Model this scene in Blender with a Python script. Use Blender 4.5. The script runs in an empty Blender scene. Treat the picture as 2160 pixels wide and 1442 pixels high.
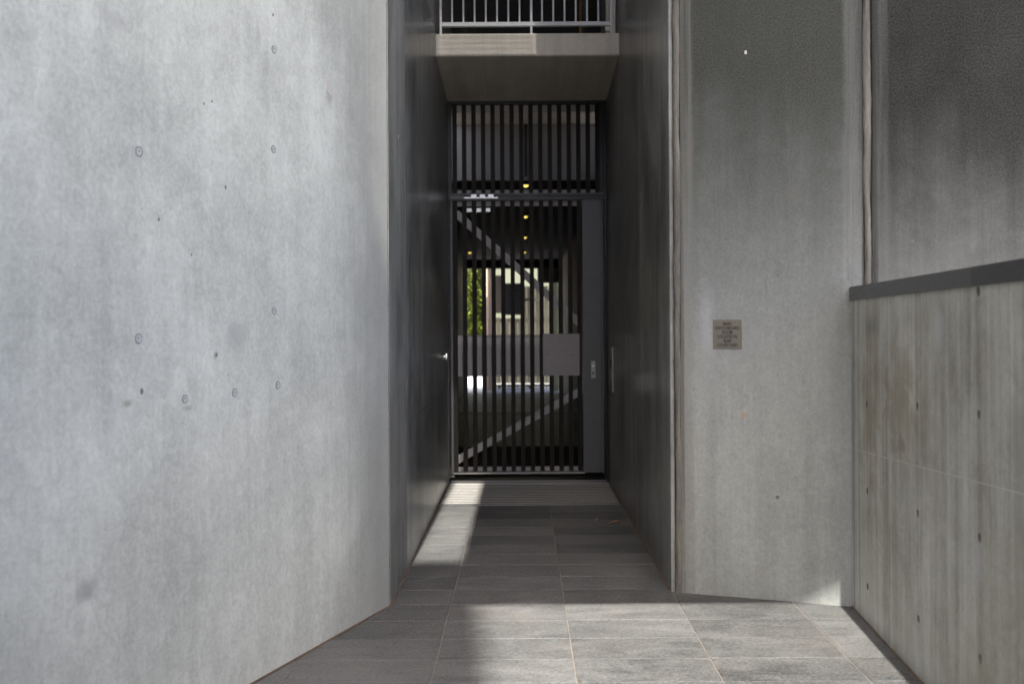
import bpy, bmesh, math, random
from mathutils import Vector, Matrix

random.seed(7)
S = bpy.context.scene
COL = S.collection

# ------------------------------------------------------------------ camera
CAM_H, F, VX, VY, ROLL = 1.44, 2160.0, 1101.0, 695.0, math.radians(0.32)
cam_d = bpy.data.cameras.new('camera')
cam_d.sensor_width = 36.0
cam_d.lens = 36.0
cam_d.shift_x = -21.0 / 2160.0
cam_d.shift_y = -26.0 / 2160.0
cam_d.clip_start = 0.05
cam_d.clip_end = 600.0
cam_d.dof.use_dof = True
cam_d.dof.focus_distance = 5.9
cam_d.dof.aperture_fstop = 2.2
cam = bpy.data.objects.new('camera', cam_d)
COL.objects.link(cam)
cam.matrix_world = Matrix.Translation((0, 0, CAM_H)) @ Matrix.Rotation(math.pi / 2, 4, 'X') @ Matrix.Rotation(-ROLL, 4, 'Z')
S.camera = cam

# ------------------------------------------------------------------ sky and sun
SUN_E = math.radians(60.0)
DRIFT = -0.016
world = bpy.data.worlds.new('World')
S.world = world
world.use_nodes = True
wn = world.node_tree
wn.nodes.clear()
sky = wn.nodes.new('ShaderNodeTexSky')
sky.sky_type = 'NISHITA'
sky.sun_disc = False
sky.sun_elevation = SUN_E
sky.sun_rotation = math.radians(180.0)
sky.air_density = 0.6
sky.dust_density = 3.8
sky.ozone_density = 0.6
bg = wn.nodes.new('ShaderNodeBackground')
bg.inputs['Strength'].default_value = 0.15
wo = wn.nodes.new('ShaderNodeOutputWorld')
wn.links.new(sky.outputs[0], bg.inputs[0])
wn.links.new(bg.outputs[0], wo.inputs[0])

sun_l = bpy.data.lights.new('sun', 'SUN')
sun_l.energy = 3.1
sun_l.angle = math.radians(0.55)
sun_l.color = (1.0, 0.955, 0.885)
sun = bpy.data.objects.new('sun', sun_l)
COL.objects.link(sun)
sd = Vector((-DRIFT * math.cos(SUN_E), math.cos(SUN_E), -math.sin(SUN_E)))
sun.rotation_euler = sd.to_track_quat('-Z', 'Y').to_euler()
sun.location = (0, -10, 20)

S.view_settings.view_transform = 'Standard'
S.view_settings.look = 'None'
S.view_settings.gamma = 1.0
S.view_settings.use_curve_mapping = False
S.view_settings.exposure = 1.93

# ------------------------------------------------------------------ helpers
def at(px, py, Y):
    """photo pixel -> the point of that sight line on the plane at depth Y"""
    dx, dy = px - VX, py - VY
    c, s = math.cos(ROLL), math.sin(ROLL)
    rx, ry = dx * c - dy * s, dx * s + dy * c
    return Vector((rx / F * Y, Y, CAM_H - ry / F * Y))

def tag(o, label=None, cat=None, group=None, kind=None):
    if label: o['label'] = label
    if cat: o['category'] = cat
    if group: o['group'] = group
    if kind: o['kind'] = kind
    return o

def empty(name, loc, label, cat, group=None):
    o = bpy.data.objects.new(name, None)
    o.empty_display_size = 0.1
    COL.objects.link(o)
    o.location = loc
    return tag(o, label, cat, group)

def link(name, me, mat=None, parent=None):
    """mesh given in world coordinates; under a parent the mesh is moved to the parent's frame"""
    o = bpy.data.objects.new(name, me)
    COL.objects.link(o)
    if mat is not None and not me.materials:
        me.materials.append(mat)
    if parent is not None:
        o.parent = parent
        loc = Vector((0, 0, 0))
        p = parent
        while p is not None:
            loc += Vector(p.location)
            p = p.parent
        o.location = -loc
    return o

def bm_mesh(bm, name, smooth=False):
    bmesh.ops.recalc_face_normals(bm, faces=bm.faces[:])
    me = bpy.data.meshes.new(name)
    bm.to_mesh(me)
    bm.free()
    if smooth:
        for p in me.polygons: p.use_smooth = True
    return me

def add_box(bm, x0, x1, y0, y1, z0, z1):
    vs = [bm.verts.new(v) for v in ((x0,y0,z0),(x1,y0,z0),(x1,y1,z0),(x0,y1,z0),(x0,y0,z1),(x1,y0,z1),(x1,y1,z1),(x0,y1,z1))]
    for f in ((0,3,2,1),(4,5,6,7),(0,1,5,4),(1,2,6,5),(2,3,7,6),(3,0,4,7)):
        bm.faces.new([vs[i] for i in f])
    return vs

def box(name, x0, x1, y0, y1, z0, z1, mat, parent=None, bev=0.0):
    bm = bmesh.new()
    add_box(bm, x0, x1, y0, y1, z0, z1)
    if bev > 0:
        bmesh.ops.bevel(bm, geom=bm.edges[:], offset=bev, segments=1, affect='EDGES')
    return link(name, bm_mesh(bm, name), mat, parent)

def add_cyl(bm, a, b, r0, r1=None, n=12, caps=True):
    a, b = Vector(a), Vector(b)
    r1 = r0 if r1 is None else r1
    d = (b - a).normalized()
    u = d.orthogonal().normalized()
    w = d.cross(u)
    A, B = [], []
    for i in range(n):
        t = 2 * math.pi * i / n
        k = u * math.cos(t) + w * math.sin(t)
        A.append(bm.verts.new(a + k * r0))
        B.append(bm.verts.new(b + k * r1))
    for i in range(n):
        j = (i + 1) % n
        bm.faces.new((A[i], A[j], B[j], B[i]))
    if caps:
        bm.faces.new(A[::-1])
        bm.faces.new(B)

def cyl(name, a, b, r0, r1=None, mat=None, parent=None, n=14, smooth=True):
    bm = bmesh.new()
    add_cyl(bm, a, b, r0, r1, n)
    me = bm_mesh(bm, name)
    if smooth:
        for p in me.polygons:
            if len(p.vertices) == 4: p.use_smooth = True
    return link(name, me, mat, parent)

def prism(name, foot, z0, z1, mat, parent=None, holes=None):
    """a footprint pulled up from z0 to z1; uv = metres round the footprint, height.
    holes: list of (u, z, r) cut through the face on the first footprint edge"""
    bm = bmesh.new()
    uvl = bm.loops.layers.uv.new('uv')
    us = [0.0]
    for i in range(len(foot)):
        a, b = Vector(foot[i]), Vector(foot[(i + 1) % len(foot)])
        us.append(us[-1] + (b - a).length)
    lo = [bm.verts.new((p[0], p[1], z0)) for p in foot]
    hi = [bm.verts.new((p[0], p[1], z1)) for p in foot]
    n = len(foot)
    for i in range(n):
        j = (i + 1) % n
        if i == 0 and holes:
            a, b = Vector(foot[0]), Vector(foot[1])
            d = (b - a).normalized()
            edges = [bm.edges.new((lo[0], lo[1])), bm.edges.new((lo[1], hi[1])), bm.edges.new((hi[1], hi[0])), bm.edges.new((hi[0], lo[0]))]
            for (u, z, r) in holes:
                ring = []
                for k in range(14):
                    t = 2 * math.pi * k / 14
                    p = a + d * (u + r * math.cos(t))
                    ring.append(bm.verts.new((p.x, p.y, z + r * 1.12 * math.sin(t))))
                for k in range(14):
                    edges.append(bm.edges.new((ring[k], ring[(k + 1) % 14])))
            res = bmesh.ops.triangle_fill(bm, use_beauty=True, use_dissolve=False, edges=edges)
            for f in [g for g in res['geom'] if isinstance(g, bmesh.types.BMFace)]:
                for l in f.loops:
                    q = Vector((l.vert.co.x, l.vert.co.y))
                    l[uvl].uv = ((q - a).dot(d), l.vert.co.z)
        else:
            f = bm.faces.new((lo[i], lo[j], hi[j], hi[i]))
            for l, uv in zip(f.loops, ((us[i], z0), (us[i+1], z0), (us[i+1], z1), (us[i], z1))):
                l[uvl].uv = uv
    for vs in (lo[::-1], hi):
        f = bm.faces.new(vs)
        for l in f.loops: l[uvl].uv = (l.vert.co.x, l.vert.co.y)
    return link(name, bm_mesh(bm, name), mat, parent)

def wall_foot(p0, p1, n, thick, c0=0.0, c1=0.0):
    p0, p1, n = Vector(p0), Vector(p1), Vector(n)
    d = (p1 - p0).normalized()
    pts = [p0 + d * c0, p1 - d * c1]
    if c1: pts.append(p1 - n * c1)
    pts += [p1 - n * thick, p0 - n * thick]
    if c0: pts.append(p0 - n * c0)
    return [tuple(p) for p in pts]

# ------------------------------------------------------------------ materials
class NT:
    def __init__(self, name):
        self.m = bpy.data.materials.new(name)
        self.m.use_nodes = True
        self.t = self.m.node_tree
        self.t.nodes.clear()
        self.out = self.t.nodes.new('ShaderNodeOutputMaterial')
        self.b = self.t.nodes.new('ShaderNodeBsdfPrincipled')
        self.t.links.new(self.b.outputs[0], self.out.inputs[0])
    def n(self, typ, **kw):
        nd = self.t.nodes.new('ShaderNode' + typ)
        for k, v in kw.items(): setattr(nd, k, v)
        return nd
    def set(self, sock, v):
        if hasattr(v, 'is_output') or hasattr(v, 'links') and not isinstance(v, (tuple, list, float, int)):
            self.t.links.new(v, sock)
        else:
            sock.default_value = v
    def math(self, op, a, b=0.0, c=0.0, clamp=False):
        nd = self.n('Math', operation=op, use_clamp=clamp)
        self.set(nd.inputs[0], a); self.set(nd.inputs[1], b); self.set(nd.inputs[2], c)
        return nd.outputs[0]
    def mix(self, f, a, b, blend='MIX'):
        nd = self.n('Mix', data_type='RGBA', blend_type=blend)
        self.set(nd.inputs[0], f)
        for i, v in ((6, a), (7, b)):
            if isinstance(v, tuple) and len(v) == 3: v = v + (1.0,)
            self.set(nd.inputs[i], v)
        return nd.outputs[2]
    def smooth(self, v, a, b, lo=0.0, hi=1.0):
        nd = self.n('MapRange', interpolation_type='SMOOTHSTEP')
        self.set(nd.inputs[0], v)
        nd.inputs[1].default_value, nd.inputs[2].default_value = a, b
        nd.inputs[3].default_value, nd.inputs[4].default_value = lo, hi
        return nd.outputs[0]
    def vec(self, v, sc=(1, 1, 1), off=(0, 0, 0)):
        nd = self.n('Mapping')
        self.set(nd.inputs[0], v)
        nd.inputs['Scale'].default_value = sc
        nd.inputs['Location'].default_value = off
        return nd.outputs[0]
    def noise(self, v, scale, detail=4.0, rough=0.55, dist=0.0):
        nd = self.n('TexNoise')
        self.set(nd.inputs['Vector'], v)
        nd.inputs['Scale'].default_value = scale
        nd.inputs['Detail'].default_value = detail
        nd.inputs['Roughness'].default_value = rough
        nd.inputs['Distortion'].default_value = dist
        return nd.outputs[0]
    def voro(self, v, scale, rnd=1.0):
        nd = self.n('TexVoronoi')
        self.set(nd.inputs['Vector'], v)
        nd.inputs['Scale'].default_value = scale
        nd.inputs['Randomness'].default_value = rnd
        return nd
    def bump(self, h, strength=0.3, dist=0.004):
        nd = self.n('Bump')
        nd.inputs['Strength'].default_value = strength
        nd.inputs['Distance'].default_value = dist
        self.t.links.new(h, nd.inputs['Height'])
        self.t.links.new(nd.outputs[0], self.b.inputs['Normal'])
    def done(self, col, rough=0.8, metal=0.0, spec=0.5):
        self.set(self.b.inputs['Base Color'], col if not (isinstance(col, tuple) and len(col) == 3) else col + (1.0,))
        self.set(self.b.inputs['Roughness'], rough)
        self.b.inputs['Metallic'].default_value = metal
        self.b.inputs['Specular IOR Level'].default_value = spec
        return self.m

def concrete(name, light, dark, seed, rough=0.8, streak=0.5, cloud=0.6, speck=0.25, stains=(), grime_shade=None,
             spec=0.4, bump=0.25, pores=True, vlines=(), warm=None, edge=None):
    t = NT(name)
    uv = t.n('UVMap').outputs[0]
    sep = t.n('SeparateXYZ'); t.t.links.new(uv, sep.inputs[0])
    U, V = sep.outputs[0], sep.outputs[1]
    so = (seed * 3.7, seed * 1.9, seed * 5.1)
    n_cloud = t.noise(t.vec(uv, (1, 0.75, 1), so), 1.6, 5, 0.6, 0.4)
    n_mid = t.noise(t.vec(uv, (1, 1, 1), so), 7.0, 6, 0.65, 0.6)
    n_str = t.noise(t.vec(uv, (9, 0.35, 1), so), 1.2, 6, 0.62)
    n_str2 = t.noise(t.vec(uv, (34, 0.8, 1), so), 1.2, 4, 0.6)
    n_fine = t.noise(t.vec(uv, (1, 1, 1), so), 60.0, 4, 0.7)
    n_grain = t.noise(t.vec(uv, (1, 1, 1), so), 190.0, 2, 0.6)
    n_fib = t.noise(t.vec(uv, (1, 0.6, 1), so), 24.0, 5, 0.7, 1.6)
    f = t.math('MULTIPLY_ADD', t.math('SUBTRACT', n_cloud, 0.5), cloud * 2.2, 0.5)
    f = t.math('MULTIPLY_ADD', t.math('SUBTRACT', n_mid, 0.5), cloud * 1.0, f)
    f = t.math('MULTIPLY_ADD', t.math('SUBTRACT', n_fib, 0.5), speck * 2.4, f)
    f = t.math('MULTIPLY_ADD', t.math('SUBTRACT', n_str, 0.5), streak * 2.2, f)
    f = t.math('MULTIPLY_ADD', t.math('SUBTRACT', n_str2, 0.5), streak * 0.8, f)
    f = t.math('MULTIPLY_ADD', t.math('SUBTRACT', n_fine, 0.5), speck * 2.0, f)
    f = t.math('MULTIPLY_ADD', t.math('SUBTRACT', n_grain, 0.5), speck * 1.6, f, clamp=True)
    col = t.mix(f, dark, light)
    if warm:
        wf = t.smooth(t.noise(t.vec(uv, (2.2, 0.5, 1), (so[1], so[0], 3)), 1.1, 5, 0.6), 0.48, 0.72)
        col = t.mix(t.math('MULTIPLY', wf, warm[1]), col, warm[0])
    if grime_shade:  # real grime plus overhead shade painted in, darker toward the top
        gcol, v0, v1, amt, noise_k = grime_shade
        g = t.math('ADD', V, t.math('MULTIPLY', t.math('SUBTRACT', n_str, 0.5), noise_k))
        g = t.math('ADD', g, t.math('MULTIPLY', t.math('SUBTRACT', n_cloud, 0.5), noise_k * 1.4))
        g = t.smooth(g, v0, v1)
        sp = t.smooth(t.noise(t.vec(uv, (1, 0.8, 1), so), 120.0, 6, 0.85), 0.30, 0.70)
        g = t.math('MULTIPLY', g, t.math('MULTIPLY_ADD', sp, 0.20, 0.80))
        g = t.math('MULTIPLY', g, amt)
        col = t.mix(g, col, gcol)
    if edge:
        # darker tone in a ragged band beside the free edge
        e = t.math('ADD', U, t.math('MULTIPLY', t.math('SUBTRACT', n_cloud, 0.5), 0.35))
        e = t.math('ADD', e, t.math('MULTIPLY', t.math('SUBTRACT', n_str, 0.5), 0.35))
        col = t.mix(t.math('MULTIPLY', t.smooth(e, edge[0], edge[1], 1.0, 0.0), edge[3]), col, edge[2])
    for (su, sv, ru, rv, scol, amt) in stains:
        a = t.math('DIVIDE', t.math('SUBTRACT', U, su), ru)
        b = t.math('DIVIDE', t.math('SUBTRACT', V, sv), rv)
        d = t.math('SQRT', t.math('ADD', t.math('MULTIPLY', a, a), t.math('MULTIPLY', b, b)))
        d = t.math('ADD', d, t.math('MULTIPLY', t.math('SUBTRACT', n_mid, 0.5), 1.8))
        d = t.math('ADD', d, t.math('MULTIPLY', t.math('SUBTRACT', n_str2, 0.5), 1.2))
        m = t.math('MULTIPLY', t.smooth(d, 0.1, 1.2, 1.0, 0.0), amt)
        col = t.mix(m, col, scol)
    for (lu, w, lcol, amt) in vlines:
        a = t.math('ABSOLUTE', t.math('SUBTRACT', t.math('ADD', U, t.math('MULTIPLY', t.math('SUBTRACT', n_mid, 0.5), w * 0.6)), lu))
        m = t.smooth(a, w * 0.4, w, 1.0, 0.0)
        m = t.math('MULTIPLY', m, t.math('MULTIPLY', t.smooth(n_str2, 0.2, 0.6), amt))
        col = t.mix(m, col, lcol)
    h = t.math('ADD', n_fine, t.math('MULTIPLY', n_mid, 0.8))
    if pores:
        for sc, th, ch in ((11.0, 0.055, 0.72), (26.0, 0.07, 0.80)):
            v = t.voro(t.vec(uv, (1, 1, 1), so), sc)
            cs = t.n('SeparateColor'); t.t.links.new(v.outputs['Color'], cs.inputs[0])
            pm = t.math('MULTIPLY', t.math('LESS_THAN', v.outputs['Distance'], t.math('MULTIPLY', cs.outputs[1], th)), t.math('GREATER_THAN', cs.outputs[0], ch))
            col = t.mix(t.math('MULTIPLY', pm, 0.6), col, tuple(c * 0.35 for c in dark))
            h = t.math('SUBTRACT', h, t.math('MULTIPLY', pm, 1.5))
    if bump > 0: t.bump(h, bump, 0.003)
    rr = t.math('MULTIPLY_ADD', t.math('SUBTRACT', n_cloud, 0.5), 0.12, rough, clamp=True)
    return t.done(col, rr, 0.0, spec)

def metal(name, col, rough=0.45, metallic=0.0, var=0.25, spec=0.5, brushed=None):
    t = NT(name)
    oc = t.n('TexCoord').outputs['Object']
    sc = brushed or (1, 1, 1)
    n1 = t.noise(t.vec(oc, sc), 9.0, 5, 0.6)
    n2 = t.noise(t.vec(oc, sc), 120.0, 3, 0.6)
    f = t.math('MULTIPLY_ADD', t.math('SUBTRACT', n1, 0.5), 1.2, 0.5)
    f = t.math('MULTIPLY_ADD', t.math('SUBTRACT', n2, 0.5), 0.7, f, clamp=True)
    c = t.mix(f, tuple(x * (1 - var) for x in col), tuple(min(1, x * (1 + var)) for x in col))
    t.bump(n2, 0.08, 0.001)
    return t.done(c, t.math('MULTIPLY_ADD', t.math('SUBTRACT', n1, 0.5), 0.3, rough, clamp=True), metallic, spec)

def plain(name, col, rough=0.7, var=0.2, scale=14.0, stretch=(1, 1, 1), spec=0.4, bump=0.1):
    t = NT(name)
    oc = t.n('TexCoord').outputs['Object']
    v = t.vec(oc, stretch)
    n1 = t.noise(v, scale, 6, 0.65)
    n2 = t.noise(v, scale * 9, 3, 0.6)
    f = t.math('MULTIPLY_ADD', t.math('SUBTRACT', n1, 0.5), 1.5, 0.5)
    f = t.math('MULTIPLY_ADD', t.math('SUBTRACT', n2, 0.5), 0.8, f, clamp=True)
    c = t.mix(f, tuple(x * (1 - var) for x in col), tuple(min(1, x * (1 + var)) for x in col))
    t.bump(t.math('ADD', n1, n2), bump, 0.004)
    return t.done(c, rough, 0.0, spec)

def emitter(name, col, strength):
    t = NT(name)
    t.b.inputs['Emission Color'].default_value = col + (1.0,)
    t.b.inputs['Emission Strength'].default_value = strength
    return t.done(col, 0.4)

def tile_mat():
    t = NT('bluestone_tile')
    oi = t.n('ObjectInfo')
    oc = t.n('TexCoord').outputs['Object']
    add = t.n('VectorMath', operation='ADD')
    t.t.links.new(oc, add.inputs[0])
    sc = t.n('VectorMath', operation='SCALE'); t.t.links.new(oi.outputs['Location'], sc.inputs[0]); sc.inputs['Scale'].default_value = 7.3
    t.t.links.new(sc.outputs[0], add.inputs[1])
    v = add.outputs[0]
    geo = t.n('NewGeometry').outputs['Position']
    n_c = t.noise(t.vec(v, (1, 2.5, 1)), 3.5, 6, 0.65, 0.8)
    n_f = t.noise(t.vec(v, (1, 1.6, 1)), 55.0, 4, 0.7)
    n_g = t.noise(v, 240.0, 2, 0.6)
    n_w = t.noise(geo, 0.9, 5, 0.6)
    f = t.math('MULTIPLY_ADD', t.math('SUBTRACT', n_c, 0.5), 1.0, 0.5)
    f = t.math('MULTIPLY_ADD', t.math('SUBTRACT', n_f, 0.5), 1.5, f)
    f = t.math('MULTIPLY_ADD', t.math('SUBTRACT', n_g, 0.5), 1.6, f)
    f = t.math('MULTIPLY_ADD', t.math('SUBTRACT', oi.outputs['Random'], 0.5), 0.30, f)
    f = t.math('MULTIPLY_ADD', t.math('SUBTRACT', n_w, 0.5), 0.7, f, clamp=True)
    col = t.mix(f, (0.020, 0.0205, 0.0205), (0.160, 0.162, 0.157))
    # dusty tan bloom from foot traffic
    d = t.smooth(t.noise(t.vec(geo, (1, 1, 1), (4, 2, 0)), 1.7, 5, 0.65), 0.5, 0.75)
    col = t.mix(t.math('MULTIPLY', d, 0.16), col, (0.22, 0.19, 0.155))
    vo = t.voro(v, 130.0)
    fl = t.math('MULTIPLY', t.math('LESS_THAN', vo.outputs['Distance'], 0.16), 0.35)
    col = t.mix(fl, col, (0.33, 0.33, 0.33))
    t.bump(t.math('ADD', n_f, t.math('MULTIPLY', n_g, 0.8)), 0.25, 0.003)
    return t.done(col, t.math('MULTIPLY_ADD', t.math('SUBTRACT', n_c, 0.5), 0.3, 0.62, clamp=True), 0.0, 0.4)

M = {}
M['tile'] = tile_mat()
M['grout'] = plain('cream_grout', (0.19, 0.165, 0.137), 0.9, 0.5, 6.0)
M['ground'] = plain('street_paving', (0.42, 0.41, 0.39), 0.85, 0.2, 2.0)
M['sealant'] = plain('tan_sealant', (0.140, 0.130, 0.108), 0.7, 0.7, 5.0, (6, 6, 0.6))
M['rust_seal'] = plain('brown_base_sealant', (0.15, 0.105, 0.075), 0.8, 0.4, 8.0)
M['slat'] = metal('dark_bronze_paint', (0.022, 0.019, 0.015), 0.6, 0.0, 0.25, 0.2)
M['frame'] = metal('charcoal_paint', (0.125, 0.127, 0.132), 0.45, 0.0, 0.15)
M['rail'] = metal('grey_brown_paint', (0.42, 0.395, 0.385), 0.6, 0.0, 0.10)
M['plate'] = metal('grey_plate_paint', (0.31, 0.29, 0.285), 0.55, 0.0, 0.10)
M['black'] = metal('black_paint', (0.012, 0.012, 0.013), 0.45, 0.0, 0.2)
M['steel'] = metal('stainless_steel', (0.62, 0.61, 0.59), 0.28, 1.0, 0.1, 0.5, (1, 1, 8))
M['dull_steel'] = metal('dull_steel', (0.40, 0.39, 0.37), 0.42, 1.0, 0.2, 0.5)
M['cap'] = metal('dark_grey_cap_metal', (0.085, 0.085, 0.084), 0.4, 0.0, 0.2, 0.5, (1, 1, 6))
M['galv'] = metal('grey_rail_paint', (0.56, 0.58, 0.59), 0.45, 0.0, 0.12)
M['cream'] = plain('cream_paint', (0.62, 0.57, 0.49), 0.6, 0.12, 4.0)
M['sign'] = metal('bronze_sign_metal', (0.168, 0.153, 0.120), 0.42, 0.35, 0.08, 0.5, (12, 1, 1))
M['ink'] = metal('black_lettering', (0.010, 0.010, 0.010), 0.5)
M['ribs'] = metal('mat_aluminium', (0.50, 0.48, 0.45), 0.5, 0.25, 0.45, 0.5, (0.6, 6, 1))
M['rubber'] = plain('black_rubber', (0.01, 0.01, 0.01), 0.8)
M['lamp'] = emitter('yellow_lamp', (1.0, 0.76, 0.18), 0.36)
M['ring_dark'] = plain('dark_mortar_ring', (0.17, 0.17, 0.17), 0.9, 0.35, 60.0)
M['plug'] = plain('mortar_plug', (0.47, 0.47, 0.465), 0.85, 0.25, 60.0)
M['plug_grey'] = plain('grey_mortar_plug', (0.14, 0.14, 0.137), 0.85, 0.25, 60.0)
M['hole'] = plain('tie_hole_concrete', (0.16, 0.15, 0.125), 0.85, 0.3, 60.0)
M['joint'] = plain('pour_joint', (0.52, 0.51, 0.45), 0.85, 0.4, 12.0)
M['cap_dark'] = metal('weathered_cap_metal', (0.06, 0.06, 0.06), 0.42, 0.0, 0.2, 0.5, (1, 1, 6))
M['pale_plug'] = plain('pale_filler', (0.52, 0.50, 0.46), 0.8, 0.2, 60.0)
M['leaf_dry'] = plain('dry_leaf', (0.55, 0.31, 0.18), 0.7, 0.35, 30.0)
M['lobby_wall'] = plain('brown_lobby_wall', (0.075, 0.06, 0.048), 0.6, 0.2, 3.0)
M['lobby_olive'] = plain('olive_lobby_wall', (0.20, 0.16, 0.09), 0.6, 0.2, 3.0)
M['lobby_ceiling'] = plain('dark_ceiling', (0.06, 0.057, 0.058), 0.8, 0.1, 2.0)
M['bulkhead'] = plain('grey_bulkhead', (0.33, 0.305, 0.295), 0.7, 0.06, 3.0)
M['lobby_floor'] = plain('lobby_floor_stone', (0.13, 0.137, 0.15), 0.5, 0.2, 5.0, spec=0.3, bump=0.02)
M['yard_floor'] = plain('courtyard_paving', (0.36, 0.37, 0.39), 0.5, 0.15, 4.0)
M['sheet_brown'] = plain('dark_brown_sheet', (0.030, 0.022, 0.017), 0.95, 0.3, 40.0)
M['dark_room'] = plain('dark_room_wall', (0.030, 0.026, 0.026), 0.8, 0.2, 3.0)
M['amber'] = plain('varnished_timber', (0.42, 0.20, 0.07), 0.5, 0.25, 6.0, (8, 8, 1))
M['paling'] = plain('weathered_timber', (0.21, 0.18, 0.125), 0.8, 0.4, 5.0, (7, 7, 0.6))
M['pink'] = plain('pinkish_render', (0.50, 0.38, 0.29), 0.8, 0.15, 8.0)
M['pale_green'] = plain('pale_green_render', (0.15, 0.158, 0.108), 0.7, 0.1, 2.0)
M['white'] = plain('white_render', (0.78, 0.80, 0.80), 0.7, 0.06, 2.0)
M['soil'] = plain('garden_soil', (0.07, 0.05, 0.035), 0.95, 0.4, 14.0)
M['pebble'] = plain('pale_pebble', (0.55, 0.52, 0.48), 0.8, 0.2, 20.0)

def leaf_mat():
    t = NT('garden_leaves')
    oi = t.n('NewGeometry')
    n = t.noise(oi.outputs['Position'], 3.0, 4, 0.6)
    c = t.mix(t.math('MULTIPLY_ADD', t.math('SUBTRACT', oi.outputs['Random Per Island'], 0.5), 0.7, n, clamp=True), (0.04, 0.09, 0.012), (0.22, 0.24, 0.035))
    t.done(c, 0.55, 0.0, 0.3)
    t.b.inputs['Subsurface Weight'].default_value = 0.0
    return t.m
M['leaf'] = leaf_mat()

# ------------------------------------------------------------------ plan of the place (metres)
LC = Vector((-0.697, 5.36))                     # left corner of the passage mouth
LD = Vector((-0.353, -1.0)).normalized()        # left wall runs toward the viewer
LN = Vector((1.0, -0.353)).normalized()         # and faces right
RX = 0.812                                      # right side of the passage
RF0 = Vector((0.866, 5.592))                    # right facade starts
RDIR = Vector((1.0, -0.359)).normalized()
RN = Vector((-0.359, -1.0)).normalized()
WC = Vector((1.700, 5.290))                     # low wall meets the facade
WD = Vector((-0.072, -1.0)).normalized()
WN = Vector((-1.0, 0.072)).normalized()
GY = 9.74                                       # gate plane

def hit_line(px, py, P, D):
    """point where the sight line meets the vertical plane through P along D: returns distance along D and height"""
    q = at(px, py, 1.0)
    rx, ry = q.x, 1.0
    # P + t D = s (rx, 1)
    det = D.x * (-ry) - D.y * (-rx)
    t = (-P.x * (-ry) - (-P.y) * (-rx)) / det
    s = (P.y + t * D.y)
    return t, CAM_H + (q.z - CAM_H) * s

# ---- concrete materials that carry this wall's own marks, and shade within the top darkening
def L(px, py): return hit_line(px, py, LC, LD)
lst = []
for px, py, ru, rv, c, a in ((503, 710, 0.075, 0.065, (0.36, 0.36, 0.355), 0.55), (190, 1240, 0.07, 0.06, (0.26, 0.26, 0.26), 0.6),
                             (697, 210, 0.05, 0.07, (0.28, 0.27, 0.23), 0.6), (240, 40, 0.10, 0.05, (0.38, 0.38, 0.38), 0.45),
                             (750, 600, 0.16, 0.40, (0.26, 0.26, 0.265), 0.35), (770, 230, 0.2, 0.5, (0.25, 0.25, 0.245), 0.35),
                             (457, 750, 0.012, 0.02, (0.2, 0.19, 0.17), 0.8), (275, 850, 0.03, 0.016, (0.27, 0.26, 0.22), 0.7),
                             (400, 860, 0.03, 0.012, (0.27, 0.26, 0.22), 0.6)):
    u, z = L(px, py)
    lst.append((u, z, ru, rv, c, a))
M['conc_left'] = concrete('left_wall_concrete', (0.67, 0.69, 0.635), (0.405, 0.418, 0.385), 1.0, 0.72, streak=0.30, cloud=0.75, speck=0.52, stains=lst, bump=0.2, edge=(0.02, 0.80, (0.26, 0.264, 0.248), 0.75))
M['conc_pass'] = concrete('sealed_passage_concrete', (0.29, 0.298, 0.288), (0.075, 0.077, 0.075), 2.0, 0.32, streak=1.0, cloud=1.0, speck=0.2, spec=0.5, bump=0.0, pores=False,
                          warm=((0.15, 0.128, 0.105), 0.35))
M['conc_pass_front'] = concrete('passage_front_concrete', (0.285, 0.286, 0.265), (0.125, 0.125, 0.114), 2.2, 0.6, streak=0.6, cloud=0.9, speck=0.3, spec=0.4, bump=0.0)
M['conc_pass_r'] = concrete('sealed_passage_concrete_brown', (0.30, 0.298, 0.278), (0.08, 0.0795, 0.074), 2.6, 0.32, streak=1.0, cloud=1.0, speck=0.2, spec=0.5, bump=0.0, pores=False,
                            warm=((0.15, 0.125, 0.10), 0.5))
rst = []
for px, py, ru, rv, c, a in ((1568, 874, 0.016, 0.022, (0.42, 0.22, 0.12), 0.7), (1690, 1110, 0.05, 0.03, (0.24, 0.24, 0.235), 0.5),
                             (1670, 410, 0.05, 0.06, (0.15, 0.145, 0.13), 0.5), (1490, 690, 0.06, 0.25, (0.40, 0.40, 0.40), 0.4)):
    u, z = hit_line(px, py, RF0, RDIR)
    rst.append((u, z, ru, rv, c, a))
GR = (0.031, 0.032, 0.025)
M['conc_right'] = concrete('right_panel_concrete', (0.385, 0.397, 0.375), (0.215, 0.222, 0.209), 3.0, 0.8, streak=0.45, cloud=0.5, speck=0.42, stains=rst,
                           grime_shade=(GR, 0.75, 2.85, 1.0, 0.8), spec=0.2, bump=0.16, vlines=((0.004, 0.016, (0.05, 0.047, 0.04), 0.9), (0.03, 0.05, (0.20, 0.19, 0.165), 0.5), (0.95, 0.016, (0.07, 0.066, 0.058), 0.85), (0.89, 0.055, (0.42, 0.42, 0.41), 0.16)))

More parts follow.
